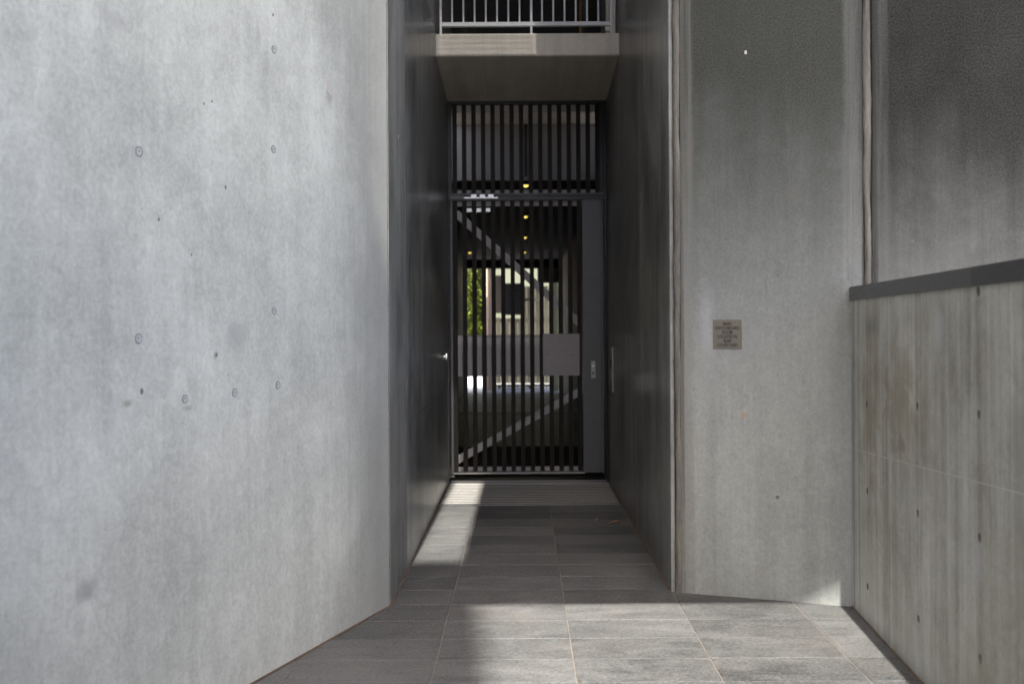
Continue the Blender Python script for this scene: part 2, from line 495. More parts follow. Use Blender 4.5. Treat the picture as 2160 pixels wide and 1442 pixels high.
M['conc_far_right'] = concrete('far_right_panel_concrete', (0.345, 0.355, 0.334), (0.19, 0.196, 0.184), 4.0, 0.8, streak=0.35, cloud=1.1, speck=0.32,
                               grime_shade=((0.011, 0.010, 0.0085), 0.9, 2.6, 1.0, 0.8), spec=0.15, bump=0.12, vlines=((0.008, 0.022, (0.05, 0.047, 0.04), 0.9), (0.045, 0.04, (0.22, 0.22, 0.205), 0.22)))
wst = []
for px, py, ru, rv, c, a in ((1900, 830, 0.30, 0.34, (0.26, 0.215, 0.145), 0.62), (1830, 880, 0.16, 0.45, (0.23, 0.185, 0.12), 0.65), (1870, 1100, 0.22, 0.25, (0.27, 0.245, 0.19), 0.45),
                             (1840, 690, 0.13, 0.06, (0.17, 0.17, 0.155), 0.6), (1980, 700, 0.07, 0.10, (0.50, 0.50, 0.51), 0.5),
                             (2060, 1180, 0.08, 0.10, (0.48, 0.48, 0.49), 0.4), (1905, 930, 0.08, 0.05, (0.15, 0.12, 0.08), 0.5),
                             (2150, 1000, 0.10, 0.5, (0.20, 0.20, 0.16), 0.5)):
    u, z = hit_line(px, py, WC, WD)
    wst.append((u, z, ru, rv, c, a))
M['conc_low'] = concrete('low_wall_concrete', (0.54, 0.535, 0.485), (0.235, 0.23, 0.185), 5.0, 0.55, streak=0.75, cloud=0.8, speck=0.25, stains=wst, bump=0.12,
                         warm=((0.25, 0.215, 0.155), 0.75), vlines=((0.10, 0.012, (0.46, 0.46, 0.44), 0.8), (0.19, 0.006, (0.46, 0.44, 0.38), 0.8),
                         (0.27, 0.006, (0.47, 0.46, 0.40), 0.8), (0.045, 0.02, (0.19, 0.19, 0.19), 0.7), (0.15, 0.018, (0.17, 0.17, 0.165), 0.6)))
M['conc_slab'] = concrete('balcony_concrete', (0.66, 0.615, 0.54), (0.42, 0.39, 0.335), 6.0, 0.8, streak=0.5, cloud=0.6, speck=0.3, bump=0.2)
M['conc_plain'] = concrete('upper_concrete', (0.40, 0.39, 0.375), (0.27, 0.265, 0.255), 7.0, 0.8, streak=0.4, cloud=0.5, speck=0.3, bump=0.2)

# ------------------------------------------------------------------ ground and floor
bm = bmesh.new()
vs = [bm.verts.new(v) for v in ((-250, -250, -0.05), (250, -250, -0.05), (250, 250, -0.05), (-250, 250, -0.05))]
bm.faces.new(vs)
g = link('ground', bm_mesh(bm, 'ground'), M['ground'])
tag(g, kind='structure')

floor = box('floor', -3.4, 6.2, -2.0, 9.90, -0.045, -0.0035, M['grout'])
tag(floor, kind='structure')

XB = [-2.183 + 0.6 * i - 0.0 for i in range(8)]
XB = [0.2165 - 0.6 * 4 + 0.6 * i for i in range(9)]
bm = bmesh.new()
add_box(bm, -0.2978, 0.2978, -0.1491, 0.1491, -0.03, 0.0)
bmesh.ops.bevel(bm, geom=[e for e in bm.edges if all(v.co.z > -0.01 for v in e.verts)], offset=0.002, segments=1, affect='EDGES')
tile_me = bm_mesh(bm, 'tile')
tile_me.materials.append(M['tile'])
for r in range(-13, 11):
    y0 = 5.08 + 0.30 * r
    for i in range(len(XB) - 1):
        x0, x1 = XB[i], XB[i + 1]
        if y0 > 5.35 and (x1 < -0.72 or x0 > 0.86 and y0 + 0.0 > 5.62): continue
        lw = LC.x - 0.353 * max(0.0, LC.y - y0)
        if x1 < lw - 0.05: continue
        o = bpy.data.objects.new('tile', tile_me)
        COL.objects.link(o)
        o.location = ((x0 + x1) / 2 + random.uniform(-.0006, .0006), y0 + 0.15 + random.uniform(-.0006, .0006), random.uniform(-0.0006, 0.0006))
        o.rotation_euler = (random.uniform(-.0008, .0008), random.uniform(-.0008, .0008), random.uniform(-.0012, .0012))
        o.parent = floor

# ------------------------------------------------------------------ left wall
lw = empty('concrete_wall', (LC.x, LC.y, 0), 'large pale grey smooth concrete wall on the left with round tie marks', 'wall')
p1 = LC + LD * 9.0
prism('wall_face', wall_foot(LC, p1, LN, 0.35, 0.011, 0.0), -0.03, 7.19, M['conc_left'], lw)
foot = [LC + LN * 0.0005, p1 + LN * 0.0005, p1 + LN * 0.007, LC + LN * 0.007]
prism('base_sealant', [tuple(p) for p in foot], -0.003, 0.007, M['rust_seal'], lw)

def disc_on(name, P, D, Nn, u, z, r, h, mat, parent, n=20, squash=1.0, inner=None):
    """a round plug (or ring, with inner) standing h proud of the wall plane"""
    bm = bmesh.new()
    c = P + D * u
    def pt(rad, t, hh):
        q = c + D * (rad * math.cos(t)) + Nn * hh
        return (q.x, q.y, z + rad * squash * math.sin(t))
    rings = ([(r, -0.002), (r * 0.97, h)] + ([(inner, h), (inner * 0.97, -0.002)] if inner else []))
    vv = [[bm.verts.new(pt(rad * random.uniform(.96, 1.04), 2 * math.pi * k / n, hh)) for k in range(n)] for rad, hh in rings]
    for a, b in zip(vv[:-1], vv[1:]):
        for k in range(n):
            bm.faces.new((a[k], a[(k + 1) % n], b[(k + 1) % n], b[k]))
    if not inner: bm.faces.new(vv[-1])
    return link(name, bm_mesh(bm, name), mat, parent)

def tie_plug(px, py, r, parent, P, D, Nn, mat='plug'):
    u, z = hit_line(px, py, P, D)
    pl = disc_on('tie_plug', P, D, Nn, u, z, r * 0.93, 0.0012, M[mat], parent)
    disc_on('ring', P, D, Nn, u, z, r * 1.03, 0.0016, M['ring_dark'], pl, inner=r * 0.84)
    disc_on('pit', P, D, Nn, u + r * .1, z + r * .1, r * 0.18, 0.0022, M['ring_dark'], pl, n=9)
    return pl
for px, py, r in ((293, 320, 0.018), (578, 105, 0.017), (577, 315, 0.017), (578, 655, 0.016), (292, 714, 0.018), (586, 812, 0.017), (495, 828, 0.017), (390, 841, 0.016)):
    tie_plug(px, py, r, lw, LC, LD, LN)
u, z = hit_line(694, 184, LC, LD)
disc_on('filler_patch', LC, LD, LN, u, z, 0.030, 0.003, M['pale_plug'], lw, squash=1.2)
for px, py, r in ((476, 395, .006), (299, 825, .008), (457, 748, .006), (404, 537, .004), (335, 463, .005), (430, 219, .004), (447, 214, .004), (576, 32, .005)):
    u, z = hit_line(px, py, LC, LD)
    disc_on('pit', LC, LD, LN, u, z, r, 0.0008, M['ring_dark'], lw, n=9, squash=1.5)

# ------------------------------------------------------------------ passage walls
pl = empty('passage_wall', (-0.697, 5.4, 0), 'dark sealed concrete side wall on the left of the passage', 'wall')
seam = 6.15
PLX = -0.697
pn = Vector((1, 0))
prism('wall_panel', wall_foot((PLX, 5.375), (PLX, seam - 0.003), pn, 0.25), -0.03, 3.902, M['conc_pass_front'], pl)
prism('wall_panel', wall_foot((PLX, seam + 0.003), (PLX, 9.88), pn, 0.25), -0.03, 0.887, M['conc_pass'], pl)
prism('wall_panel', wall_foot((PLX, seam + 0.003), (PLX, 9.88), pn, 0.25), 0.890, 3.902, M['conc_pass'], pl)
prism('upper_panel', wall_foot((PLX - 0.012, 5.5), (PLX - 0.012, 10.6), pn, 0.238), 3.922, 7.195, M['conc_plain'], pl)
sbm = bmesh.new()
for k in range(46):
    yy = random.uniform(6.4, 9.0)
    zz = random.choice((random.gauss(1.75, 0.4), random.uniform(0.6, 3.2)))
    r_ = random.choice((0.003, 0.004, 0.006))
    add_cyl(sbm, (PLX + 0.0004, yy, zz), (PLX + 0.0016, yy, zz), r_, r_ * 0.8, 7)
add_cyl(sbm, (PLX + 0.0004, 5.82, 2.54), (PLX + 0.002, 5.82, 2.54), 0.012, 0.01, 8)
link('paint_spatter', bm_mesh(sbm, 'paint_spatter'), M['pale_plug'], pl)
box('joint_backing', PLX - 0.2, PLX - 0.03, 5.40, 9.87, 0.0, 3.93, M['rubber'], pl)
box('base_sealant', PLX + 0.0005, PLX + 0.007, 5.38, 9.62, -0.003, 0.006, M['rust_seal'], pl)

pr = empty('passage_wall', (RX, 5.64, 0), 'dark brownish sealed concrete side wall on the right of the passage', 'wall')
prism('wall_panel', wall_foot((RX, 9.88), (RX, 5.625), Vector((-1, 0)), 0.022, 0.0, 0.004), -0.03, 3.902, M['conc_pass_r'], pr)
prism('upper_panel', wall_foot((RX + 0.012, 10.6), (RX + 0.012, 5.65), Vector((-1, 0)), 0.238), 3.922, 7.195, M['conc_plain'], pr)
box('joint_backing', RX + 0.0225, RX + 0.03, 5.67, 9.87, 0.0, 3.93, M['rubber'], pr)
box('base_sealant', RX - 0.007, RX - 0.0005, 5.64, 9.62, -0.003, 0.006, M['rust_seal'], pr)

# ------------------------------------------------------------------ right facade
def rough_strip(name, P, D, Nn, u0, u1, z0, z1, mat, parent, proud=0.004, amp=0.004, seed=1):
    """hand-run sealant bead with ragged sides"""
    rnd = random.Random(seed)
    bm = bmesh.new()
    n = int((z1 - z0) / 0.03)
    rows = []
    l = r = 0.0
    for i in range(n + 1):
        z = z0 + (z1 - z0) * i / n
        l = l * 0.8 + rnd.uniform(-amp, amp) * 0.6
        r = r * 0.8 + rnd.uniform(-amp, amp) * 0.6
        a, m, b = u0 + l, (u0 + u1) / 2 + (l + r) / 2, u1 + r
        row = []
        for u, h in ((a, -0.03), (a + 0.001, proud * .6), (m, proud + rnd.uniform(0, .001)), (b - 0.001, proud * .5), (b, -0.03)):
            q = P + D * u + Nn * h
            row.append(bm.verts.new((q.x, q.y, z)))
        rows.append(row)
    for a, b in zip(rows[:-1], rows[1:]):
        for k in range(4):
            bm.faces.new((a[k], a[k + 1], b[k + 1], b[k]))
    return link(name, bm_mesh(bm, name, True), mat, parent)

JU = (Vector((1.783, 0)).x - RF0.x) / RDIR.x          # joint position along the facade
rp = empty('concrete_panel', (RF0.x, RF0.y, 0), 'grey weathered concrete wall panel carrying the small notice plate', 'wall')
e1 = RF0 + RDIR * (JU - 0.022)
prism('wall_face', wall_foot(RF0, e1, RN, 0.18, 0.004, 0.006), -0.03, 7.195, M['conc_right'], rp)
rough_strip('sealant_joint', RF0, RDIR, RN, -0.0345, 0.0, -0.003, 7.19, M['sealant'], rp, -0.003, 0.0042, 3)
rough_strip('sealant_joint', RF0, RDIR, RN, JU - 0.022, JU + 0.012, -0.003, 7.19, M['sealant'], rp, 0.003, 0.0045, 5)
for px, py, r in ((1641, 527, 0.0085), (1641, 580, 0.0085), (1640, 1048, 0.010)):
    tie_plug(px, py, r, rp, RF0, RDIR, RN, 'plug_grey')
u, z = hit_line(1573, 111, RF0, RDIR)
disc_on('filler_patch', RF0, RDIR, RN, u, z, 0.007, 0.004, M['cream'], rp, n=10, squash=1.6)

rq = empty('concrete_panel', (RF0.x + RDIR.x * JU, RF0.y + RDIR.y * JU, 0), 'stained concrete wall panel, top shade painted in, at far right above the low wall', 'wall')
s2 = RF0 + RDIR * (JU + 0.018)
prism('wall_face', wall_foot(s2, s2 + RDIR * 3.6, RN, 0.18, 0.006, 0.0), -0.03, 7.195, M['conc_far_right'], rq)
tie_plug(1925, 509, 0.0085, rq, RF0, RDIR, RN, 'plug_grey')

box('core', RX + 0.0315, 4.2, 5.80, 9.88, 0.0, 7.19, M['conc_plain'], rp)

# ------------------------------------------------------------------ low wall on the right
wl = empty('low_wall', (WC.x, WC.y, 0), 'low greenish grey concrete wall with tie holes and a dark metal cap', 'wall')
WL = 6.5
jz0, jz1 = 0.815, 0.815 + 0.05 * WL
cap_z = 1.582
ZJ = 0.845
holes_hi, holes_lo = [], []
for col, zs in ((0.30, (1.065, 0.645, 0.180)), (1.086, (1.115, 0.677, 0.243)), (1.765, (1.562, 1.138, 0.714, 0.298)), (2.48, (1.15, 0.73, 0.31)), (3.2, (1.15, 0.73, 0.31))):
    for z in zs:
        (holes_hi if z > 1.0 else holes_lo).append((col, z, 0.0155))
fl = wall_foot(WC, WC + WD * WL, WN, 0.20, 0.0, 0.0)
def tilt(o, zj):
    for v in o.data.vertices:
        if abs(v.co.z - zj) < 0.0005:
            v.co.z += -0.028 + 0.05 * (Vector((v.co.x, v.co.y)) - WC).dot(WD)
tilt(prism('wall_face', fl, ZJ + 0.0015, cap_z, M['conc_low'], wl, holes_hi), ZJ + 0.0015)
tilt(prism('wall_face', fl, -0.03, ZJ - 0.0015, M['conc_low'], wl, holes_lo), ZJ - 0.0015)
fj = wall_foot(WC - WN * 0.0008, WC + WD * WL - WN * 0.0008, WN, 0.19)
pj = prism('pour_joint', fj, ZJ - 0.0015, ZJ + 0.0015, M['joint'], wl)
tilt(pj, ZJ - 0.0015); tilt(pj, ZJ + 0.0015)
for (u, z, r) in holes_hi + holes_lo:
    bm = bmesh.new()
    uvl = bm.loops.layers.uv.new('uv')
    c = WC + WD * u
    rr = []
    for rad, hh in ((r, 0.0), (r * 0.86, -0.008), (r * 0.62, -0.028)):
        ring = []
        for k in range(14):
            t = 2 * math.pi * k / 14
            q = c + WD * (rad * math.cos(t)) + WN * hh
            ring.append(bm.verts.new((q.x, q.y, z + rad * 1.12 * math.sin(t))))
        rr.append(ring)
    for a, b in zip(rr[:-1], rr[1:]):
        for k in range(14): bm.faces.new((a[k], a[(k + 1) % 14], b[(k + 1) % 14], b[k]))
    bm.faces.new(rr[-1])
    me = bm_mesh(bm, 'tie_hole')
    link('tie_hole', me, M['hole'], wl)
cf0, cf1 = WC + WN * 0.007 + WD * 0.0, WC + WD * 1.72 + WN * 0.007
prism('metal_cap', wall_foot(cf0, cf1, WN, 0.224), cap_z, cap_z + 0.068, M['cap'], wl)
prism('metal_cap', wall_foot(cf1 + WD * 0.002, WC + WD * WL + WN * 0.007, WN, 0.224), cap_z, cap_z + 0.068, M['cap_dark'], wl)
foot = [WC + WN * 0.0005, WC + WD * WL + WN * 0.0005, WC + WD * WL + WN * 0.008, WC + WN * 0.008]
prism('base_sealant', [tuple(p) for p in foot], -0.003, 0.006, M['rust_seal'], wl)

# ------------------------------------------------------------------ balcony over the passage
SY, SZ0, SZ1 = 8.42, 3.69, 3.874
bs = empty('balcony_slab', (0.06, SY, SZ0), 'thick concrete balcony slab edge spanning the passage above the gate', 'balcony')
bm = bmesh.new()
uvl = bm.loops.layers.uv.new('uv')
prof = [(SY, SZ0 + 0.012), (SY, SZ1 - 0.008), (SY + 0.008, SZ1), (10.58, SZ1), (10.58, 3.56), (GY + 0.05, SZ0 - 0.085), (SY + 0.05, SZ0), (SY + 0.048, SZ0 + 0.012), (SY + 0.035, SZ0 + 0.012), (SY + 0.034, SZ0 - 0.002), (SY + 0.008, SZ0)]
A = [bm.verts.new((PLX + 0.0005, y, z)) for y, z in prof]
B = [bm.verts.new((RX - 0.0005, y, z)) for y, z in prof]
for i in range(len(prof)):
    j = (i + 1) % len(prof)
    f = bm.faces.new((A[i], A[j], B[j], B[i]))
    for l in f.loops: l[uvl].uv = (l.vert.co.x, l.vert.co.z + l.vert.co.y)
bm.faces.new(A); bm.faces.new(B[::-1])
link('slab', bm_mesh(bm, 'slab'), M['conc_slab'], bs)

br = empty('balcony_railing', (0.06, SY + 0.06, SZ1), 'grey steel railing with thin upright bars on the balcony edge', 'railing')
RY = SY + 0.07
def rpx(px): return at(px, 30, RY).x
zb0, zb1 = at(1110, 56, RY).z, at(1110, 48, RY).z
box('bottom_rail', rpx(931), rpx(1287), RY - 0.02, RY + 0.02, zb0, zb1, M['galv'], br)
box('top_rail', rpx(927), rpx(1290), RY - 0.03, RY + 0.03, 4.90, 4.95, M['galv'], br)
for px in (930, 1120.5, 1288):
    x = rpx(px)
    box('post', x - 0.009, x + 0.009, RY - 0.026, RY - 0.0205, SZ1 - 0.001, 4.90, M['galv'], br)
for i in range(15):
    if i == 8 or i == 0: continue
    x = rpx(930 + 23.7 * i)
    box('bar', x - 0.0065, x + 0.0065, RY - 0.0065, RY + 0.0065, zb1, 4.90, M['galv'], br)
box('foot_plate', rpx(1276), rpx(1285), RY - 0.03, RY + 0.0, SZ1 + 0.03, SZ1 + 0.065, M['cream'], br)

cp = empty('balcony_column', (rpx(1292), 8.75, SZ1), 'cream painted column at the right end of the balcony railing', 'column')
x = at(1293, 30, 8.75).x
box('shaft', x - 0.018, x + 0.018, 8.72, 8.78, SZ1, 6.5, M['cream'], cp)
x = at(1281, 30, 8.9).x
box('side_trim', x - 0.014, x + 0.014, 8.87, 8.93, SZ1, 6.5, M['cream'], cp)
tb = cyl('timber_pole', (at(1224.5, 30, 10.0).x, 10.0, SZ1), (at(1224.5, 30, 10.0).x, 10.0, 6.4), 0.012, None, M['amber'])
tag(tb, 'thin orange timber pole upright in the dark room behind the railing', 'pole')
bwz = empty('balcony_room', (0, 10.5, SZ1), 'dark recessed room wall behind the balcony railing', 'wall')
box('back_wall', PLX - 0.2, RX + 0.2, 10.5, 10.575, SZ1 + 0.001, 7.19, M['dark_room'], bwz)
for px0, px1 in ((975, 983), (1000, 1002), (1230, 1234)):
    box('wall_batten', at(px0, 30, 10.49).x, at(px1, 30, 10.49).x, 10.475, 10.498, SZ1 + 0.002, 6.4, M['black'], bwz)

# ------------------------------------------------------------------ entrance mat and threshold
em = empty('entrance_mat', (0.06, 8.4, 0), 'ribbed metal entrance mat set in the floor before the gate', 'mat')
MY0, MY1 = 8.385, 9.585
box('backing', PLX + 0.008, RX - 0.008, MY0, MY1, -0.003, 0.001, M['rubber'], em)
for yy in (MY0 + 0.006, MY1 - 0.012):
    box('edge_frame', PLX + 0.008, RX - 0.008, yy, yy + 0.012, 0.001, 0.010, M['dull_steel'], em)
n = 14
for i in range(n):
    y = MY0 + 0.035 + (MY1 - MY0 - 0.07) * i / (n - 1)
    box('rib', PLX + 0.012, RX - 0.012, y - 0.023, y + 0.023, 0.001, 0.0028 + random.uniform(0, .0006), M['ribs'], em)

th = empty('threshold', (0.06, 9.62, 0), 'dark steel threshold step under the gate', 'threshold')
box('sill', PLX + 0.001, RX - 0.001, 9.60, 9.90, -0.003, 0.012, M['black'], th)
box('nosing', PLX + 0.02, RX - 0.02, 9.635, 9.675, 0.012, 0.020, M['dull_steel'], th)

# ------------------------------------------------------------------ the gate and the screen above it
def X(px, Y=GY, py=700): return at(px, py, Y).x
def Z(py, Y=GY): return at(1101, py, Y).z
SP = 20.2
gate = empty('metal_gate', (X(1101), GY, 0.03), 'tall dark metal gate of upright slats with diagonal braces and lock stile', 'gate')
RYB = GY + 0.030                         # rails stand behind the slats
zt, zb = Z(424), Z(992)
box('top_rail', X(960, RYB), X(1228, RYB), RYB, RYB + 0.035, Z(434.5, RYB), Z(424, RYB), M['rail'], gate)
box('bottom_rail', X(962, RYB), X(1228, RYB), RYB, RYB + 0.035, Z(993, RYB), Z(984, RYB), M['rail'], gate)
box('hinge_stile', X(951), X(956), GY - 0.03, GY + 0.05, Z(997), Z(422), M['frame'], gate)
for i in range(14):
    px = 961 + SP * i
    if i == 13: px = 1222.5
    w = 0.0205
    box('slat', X(px) - w, X(px) + w, GY - 0.02, GY + 0.0298, zb, zt, M['slat'], gate)
box('bottom_edge', X(951), X(1232), GY - 0.028, GY + 0.03, Z(998), Z(994.5), M['dull_steel'], gate)
box('top_edge', X(951), X(1230), GY - 0.028, GY + 0.03, Z(423.5), Z(421.5), M['frame'], gate)
def brace(p, q, half):
    """flat bar from photo point p to q behind the slats, at its own depth"""
    Yb = RYB + 0.002
    a, b = at(p[0], p[1], Yb), at(q[0], q[1], Yb)
    d = (b - a).normalized()
    k = Vector((-d.z, 0, d.x)) * half
    bm = bmesh.new()
    pts = []
    for yy in (Yb, Yb + 0.03):
        for v in (a - k, b - k, b + k, a + k):
            pts.append(bm.verts.new((v.x, yy, v.z)))
    for f in ((0,1,2,3),(7,6,5,4),(0,4,5,1),(1,5,6,2),(2,6,7,3),(3,7,4,0)):
        bm.faces.new([pts[i] for i in f])
    return link('brace', bm_mesh(bm, 'brace'), M['rail'], gate)
brace((961, 449), (1229, 687), 0.036)
brace((961, 972), (1229, 822), 0.036)
box('middle_plate', X(962, RYB), X(1228, RYB), RYB - 0.0005, RYB + 0.004, Z(793, RYB), Z(706, RYB), M['rail'], gate)
fp = box('front_plate', X(1145), X(1222), GY - 0.026, GY - 0.0205, Z(792), Z(704), M['plate'], gate, 0.0015)
for px, py in ((1154, 747.5), (1207, 748)):
    p = at(px, py, GY - 0.026)
    cyl('rivet', (p.x, GY - 0.029, p.z), (p.x, GY - 0.0262, p.z), 0.007, None, M['frame'], gate, 10)
st = box('lock_stile', X(1229), X(1268), GY - 0.03, GY + 0.06, Z(996), Z(421), M['frame'], gate, 0.002)
box('closing_strip', X(1268.6), X(1272.5), GY - 0.024, GY + 0.05, Z(996), Z(421), M['frame'], gate)
lp = box('lock_plate', X(1246), X(1255), GY - 0.034, GY - 0.0302, Z(797.5), Z(762), M['dull_steel'], gate, 0.001)
p = at(1250.5, 771, GY)
cyl('lock_cylinder', (p.x, GY - 0.040, p.z), (p.x, GY - 0.0342, p.z), 0.011, None, M['steel'], lp)
p = at(1250.5, 786, GY)
cyl('key_barrel', (p.x, GY - 0.038, p.z), (p.x, GY - 0.0342, p.z), 0.010, None, M['black'], lp)
# overhead closer
cl = empty('gate_closer', (X(1000), GY, Z(430)), 'silver hydraulic gate closer with folding arm on the top rail', 'door closer')
box('body', X(984), X(1035), RYB + 0.040, RYB + 0.085, Z(444), Z(437), M['steel'], cl)
box('arm', X(975), X(1052), GY - 0.055, GY - 0.047, Z(419.5), Z(417), M['steel'], cl)
for a, b in ((996, 1007), (1014, 1025), (1032, 1043)):
    box('arm_plate', X(a), X(b), GY - 0.060, GY - 0.0555, Z(418.5), Z(411.5), M['steel'], cl)
box('pivot_block', X(951), X(981), GY - 0.056, GY - 0.046, Z(420), Z(414), M['frame'], cl)
# bottom pivot bracket
pb = box('pivot_bracket', X(948.5), X(958), GY - 0.055, GY - 0.031, Z(1004), Z(1000), M['frame'], gate)
box('pivot_rod', X(948.5), X(950.5), GY - 0.055, GY - 0.045, Z(1000), Z(985), M['frame'], gate)

gs = empty('gate_screen', (X(1110), GY, Z(421)), 'fixed dark metal slat screen filling the opening above the gate', 'screen')
for i in range(16):
    px = 959 + 20.06 * i
    xx = at(px, 315, GY).x
    box('slat', xx - 0.0205, xx + 0.0205, GY - 0.02, GY + 0.0298, Z(408.5), Z(222), M['slat'], gs)
box('top_rail', at(950, 230, RYB).x, at(1270, 230, RYB).x, RYB, RYB + 0.035, Z(236.5, RYB), Z(222, RYB), M['rail'], gs)
box('lower_rail', at(950, 403, RYB).x, at(1270, 403, RYB).x, RYB, RYB + 0.035, Z(409, RYB), Z(400.5, RYB), M['rail'], gs)
tr = box('transom', X(948, GY, 415), X(1273, GY, 415), GY - 0.045, GY + 0.06, Z(419.5), Z(411), M['black'], gs)
box('transom_flange', X(948, GY, 411), X(1273, GY, 411), GY - 0.055, GY - 0.0455, Z(411.5), Z(409), M['frame'], gs)
box('transom_flange', X(948, GY, 411), X(1273, GY, 411), GY - 0.055, GY - 0.0455, Z(421.3), Z(419.5), M['frame'], gs)
jx0, jx1 = PLX + 0.002, X(949.3)
box('jamb', jx0, jx1, GY - 0.02, GY + 0.08, 0.012, SZ0 - 0.07, M['black'], gs)
box('jamb', X(1274), RX - 0.002, GY - 0.02, GY + 0.08, 0.012, SZ0 - 0.07, M['black'], gs)
box('screen_jamb', X(949.5), X(954.5), GY - 0.018, GY + 0.075, Z(408), Z(221), M['black'], gs)
box('screen_jamb', X(1265), X(1273.5), GY - 0.018, GY + 0.075, Z(408), Z(221), M['black'], gs)
box('head', X(949.5), X(1273.5), GY - 0.02, GY + 0.05, Z(220), SZ0 - 0.075, M['black'], gs)
# pale bead where the left wall meets the gate jamb
box('sealant_bead', PLX + 0.0005, PLX + 0.009, 9.64, 9.665, 0.012, 1.25, M['sealant'], pl)

# ------------------------------------------------------------------ fittings
# notice plate
su, sz = hit_line(1534.5, 704.5, RF0, RDIR)
sc0 = RF0 + RDIR * su
sg = empty('notice_plate', (sc0.x, sc0.y, sz), 'small square bronze notice plate about the switchboard room on the wall', 'sign')
Wd, Hd = 0.152, 0.155
prism('plate', wall_foot(sc0 - RDIR * Wd / 2 + RN * 0.004, sc0 + RDIR * Wd / 2 + RN * 0.004, RN, 0.0036), sz - Hd / 2, sz + Hd / 2, M['sign'], sg)
def text_mesh(lines, cap, pitch, width_k):
    verts, faces = [], []
    for i, s in enumerate(lines):
        cu = bpy.data.curves.new('lettering', 'FONT')
        cu.body = s
        cu.align_x = 'CENTER'
        cu.size = cap / 0.70
        cu.offset = cap * 0.032
        cu.extrude = 0.0003
        cu.resolution_u = 3
        o = bpy.data.objects.new('lettering', cu)
        COL.objects.link(o)
        dg = bpy.context.evaluated_depsgraph_get()
        me = bpy.data.meshes.new_from_object(o.evaluated_get(dg))
        k = len(verts)
        for v in me.vertices:
            verts.append((v.co.x * width_k, v.co.y - i * pitch, v.co.z))
        for p_ in me.polygons:
            faces.append([k + q for q in p_.vertices])
        bpy.data.objects.remove(o)
        bpy.data.meshes.remove(me)
        bpy.data.curves.remove(cu)
    return verts, faces
tv, tf = text_mesh(('MAIN', 'SWITCHBOARD', 'ROOM', 'LOCATED IN', 'REAR', 'COURTYARD'), 0.0172, 0.0229, 0.73)
lt = bpy.data.meshes.new('lettering')
wv = []
for (a, b, c) in tv:
    q = sc0 + RDIR * a + RN * (0.0044 + c)
    wv.append((q.x, q.y, sz + 0.0475 + b))
lt.from_pydata(wv, [], tf)
link('lettering', lt, M['ink'], sg)

# door stop on the left wall
ds = empty('door_stop', (PLX, 8.88, 1.2), 'small shiny steel door stop on the left passage wall', 'door stop')
zk = CAM_H - 57 / F * 8.88
cyl('base', (PLX + 0.0005, 8.9, zk), (PLX + 0.006, 8.9, zk), 0.027, None, M['steel'], ds)
cyl('stud', (PLX + 0.0062, 8.9, zk), (PLX + 0.034, 8.9, zk), 0.016, None, M['steel'], ds)
cyl('bumper', (PLX + 0.0342, 8.9, zk), (PLX + 0.046, 8.9, zk), 0.030, 0.027, M['white'], ds)  # white colour holds the bright glint of the steel stop

# intercom on the right wall
ic = empty('intercom', (RX, 9.2, 1.08), 'slim steel intercom panel with call buttons on the right passage wall', 'intercom')
box('panel', RX - 0.014, RX - 0.0005, 9.10, 9.30, 0.880, 1.280, M['dull_steel'], ic, 0.002)
box('speaker_slot', RX - 0.017, RX - 0.0142, 9.15, 9.25, 1.09, 1.165, M['black'], ic)
cyl('camera_lens', (RX - 0.0142, 9.2, 1.245), (RX - 0.022, 9.2, 1.245), 0.014, 0.010, M['steel'], ic)
for k in range(4):
    z = 1.010 + 0.0185 * k
    cyl('call_button', (RX - 0.0142, 9.2, z), (RX - 0.020, 9.2, z), 0.007, 0.006, M['steel'], ic, 10)
cyl('lock_screw', (RX - 0.0142, 9.2, 0.895), (RX - 0.019, 9.2, 0.895), 0.006, None, M['steel'], ic, 10)

# fallen leaf
def leaf(name, loc, ln, wd, rz, label):
    bm = bmesh.new()
    n = 7
    rows = []
    for i in range(n + 1):
        t = i / n
        w = wd * math.sin(math.pi * t) ** 0.8 * (1 - 0.25 * t) + 0.0008
        zc = 0.004 + 0.010 * math.sin(t * 2.6) * (0.6 + t * .6)
        row = []
        for s in (-1, -0.5, 0, 0.5, 1):
            row.append(bm.verts.new(((t - .5) * ln, s * w + 0.004 * math.sin(t * 5), zc + 0.008 * s * s + random.uniform(0, .0012))))
        rows.append(row)
    for a, b in zip(rows[:-1], rows[1:]):
        for k in range(4): bm.faces.new((a[k], a[k+1], b[k+1], b[k]))
    bmesh.ops.solidify(bm, geom=bm.faces[:], thickness=0.0006)
    add_cyl(bm, (-ln * .5, 0, 0.005), (-ln * .72, 0.006, 0.003), 0.0012, 0.0010, 6)
    o = link(name, bm_mesh(bm, name, True), M['leaf_dry'])
    o.location = loc
    o.rotation_euler = (0, 0, rz)
    return tag(o, label, 'leaf')
p = at(1298, 1105, 3110 / (1105 - 695))
leaf('fallen_leaf', (p.x, p.y, 0.001), 0.085, 0.026, 0.15, 'dry orange brown leaf lying on the dark tiles at right of the passage')
p = at(1259, 1100, 3110 / (1100 - 695))
crumb = leaf('leaf_scrap', (p.x, p.y, 0.001), 0.022, 0.006, 1.1, 'tiny brown leaf scrap on the tiles left of the orange leaf')

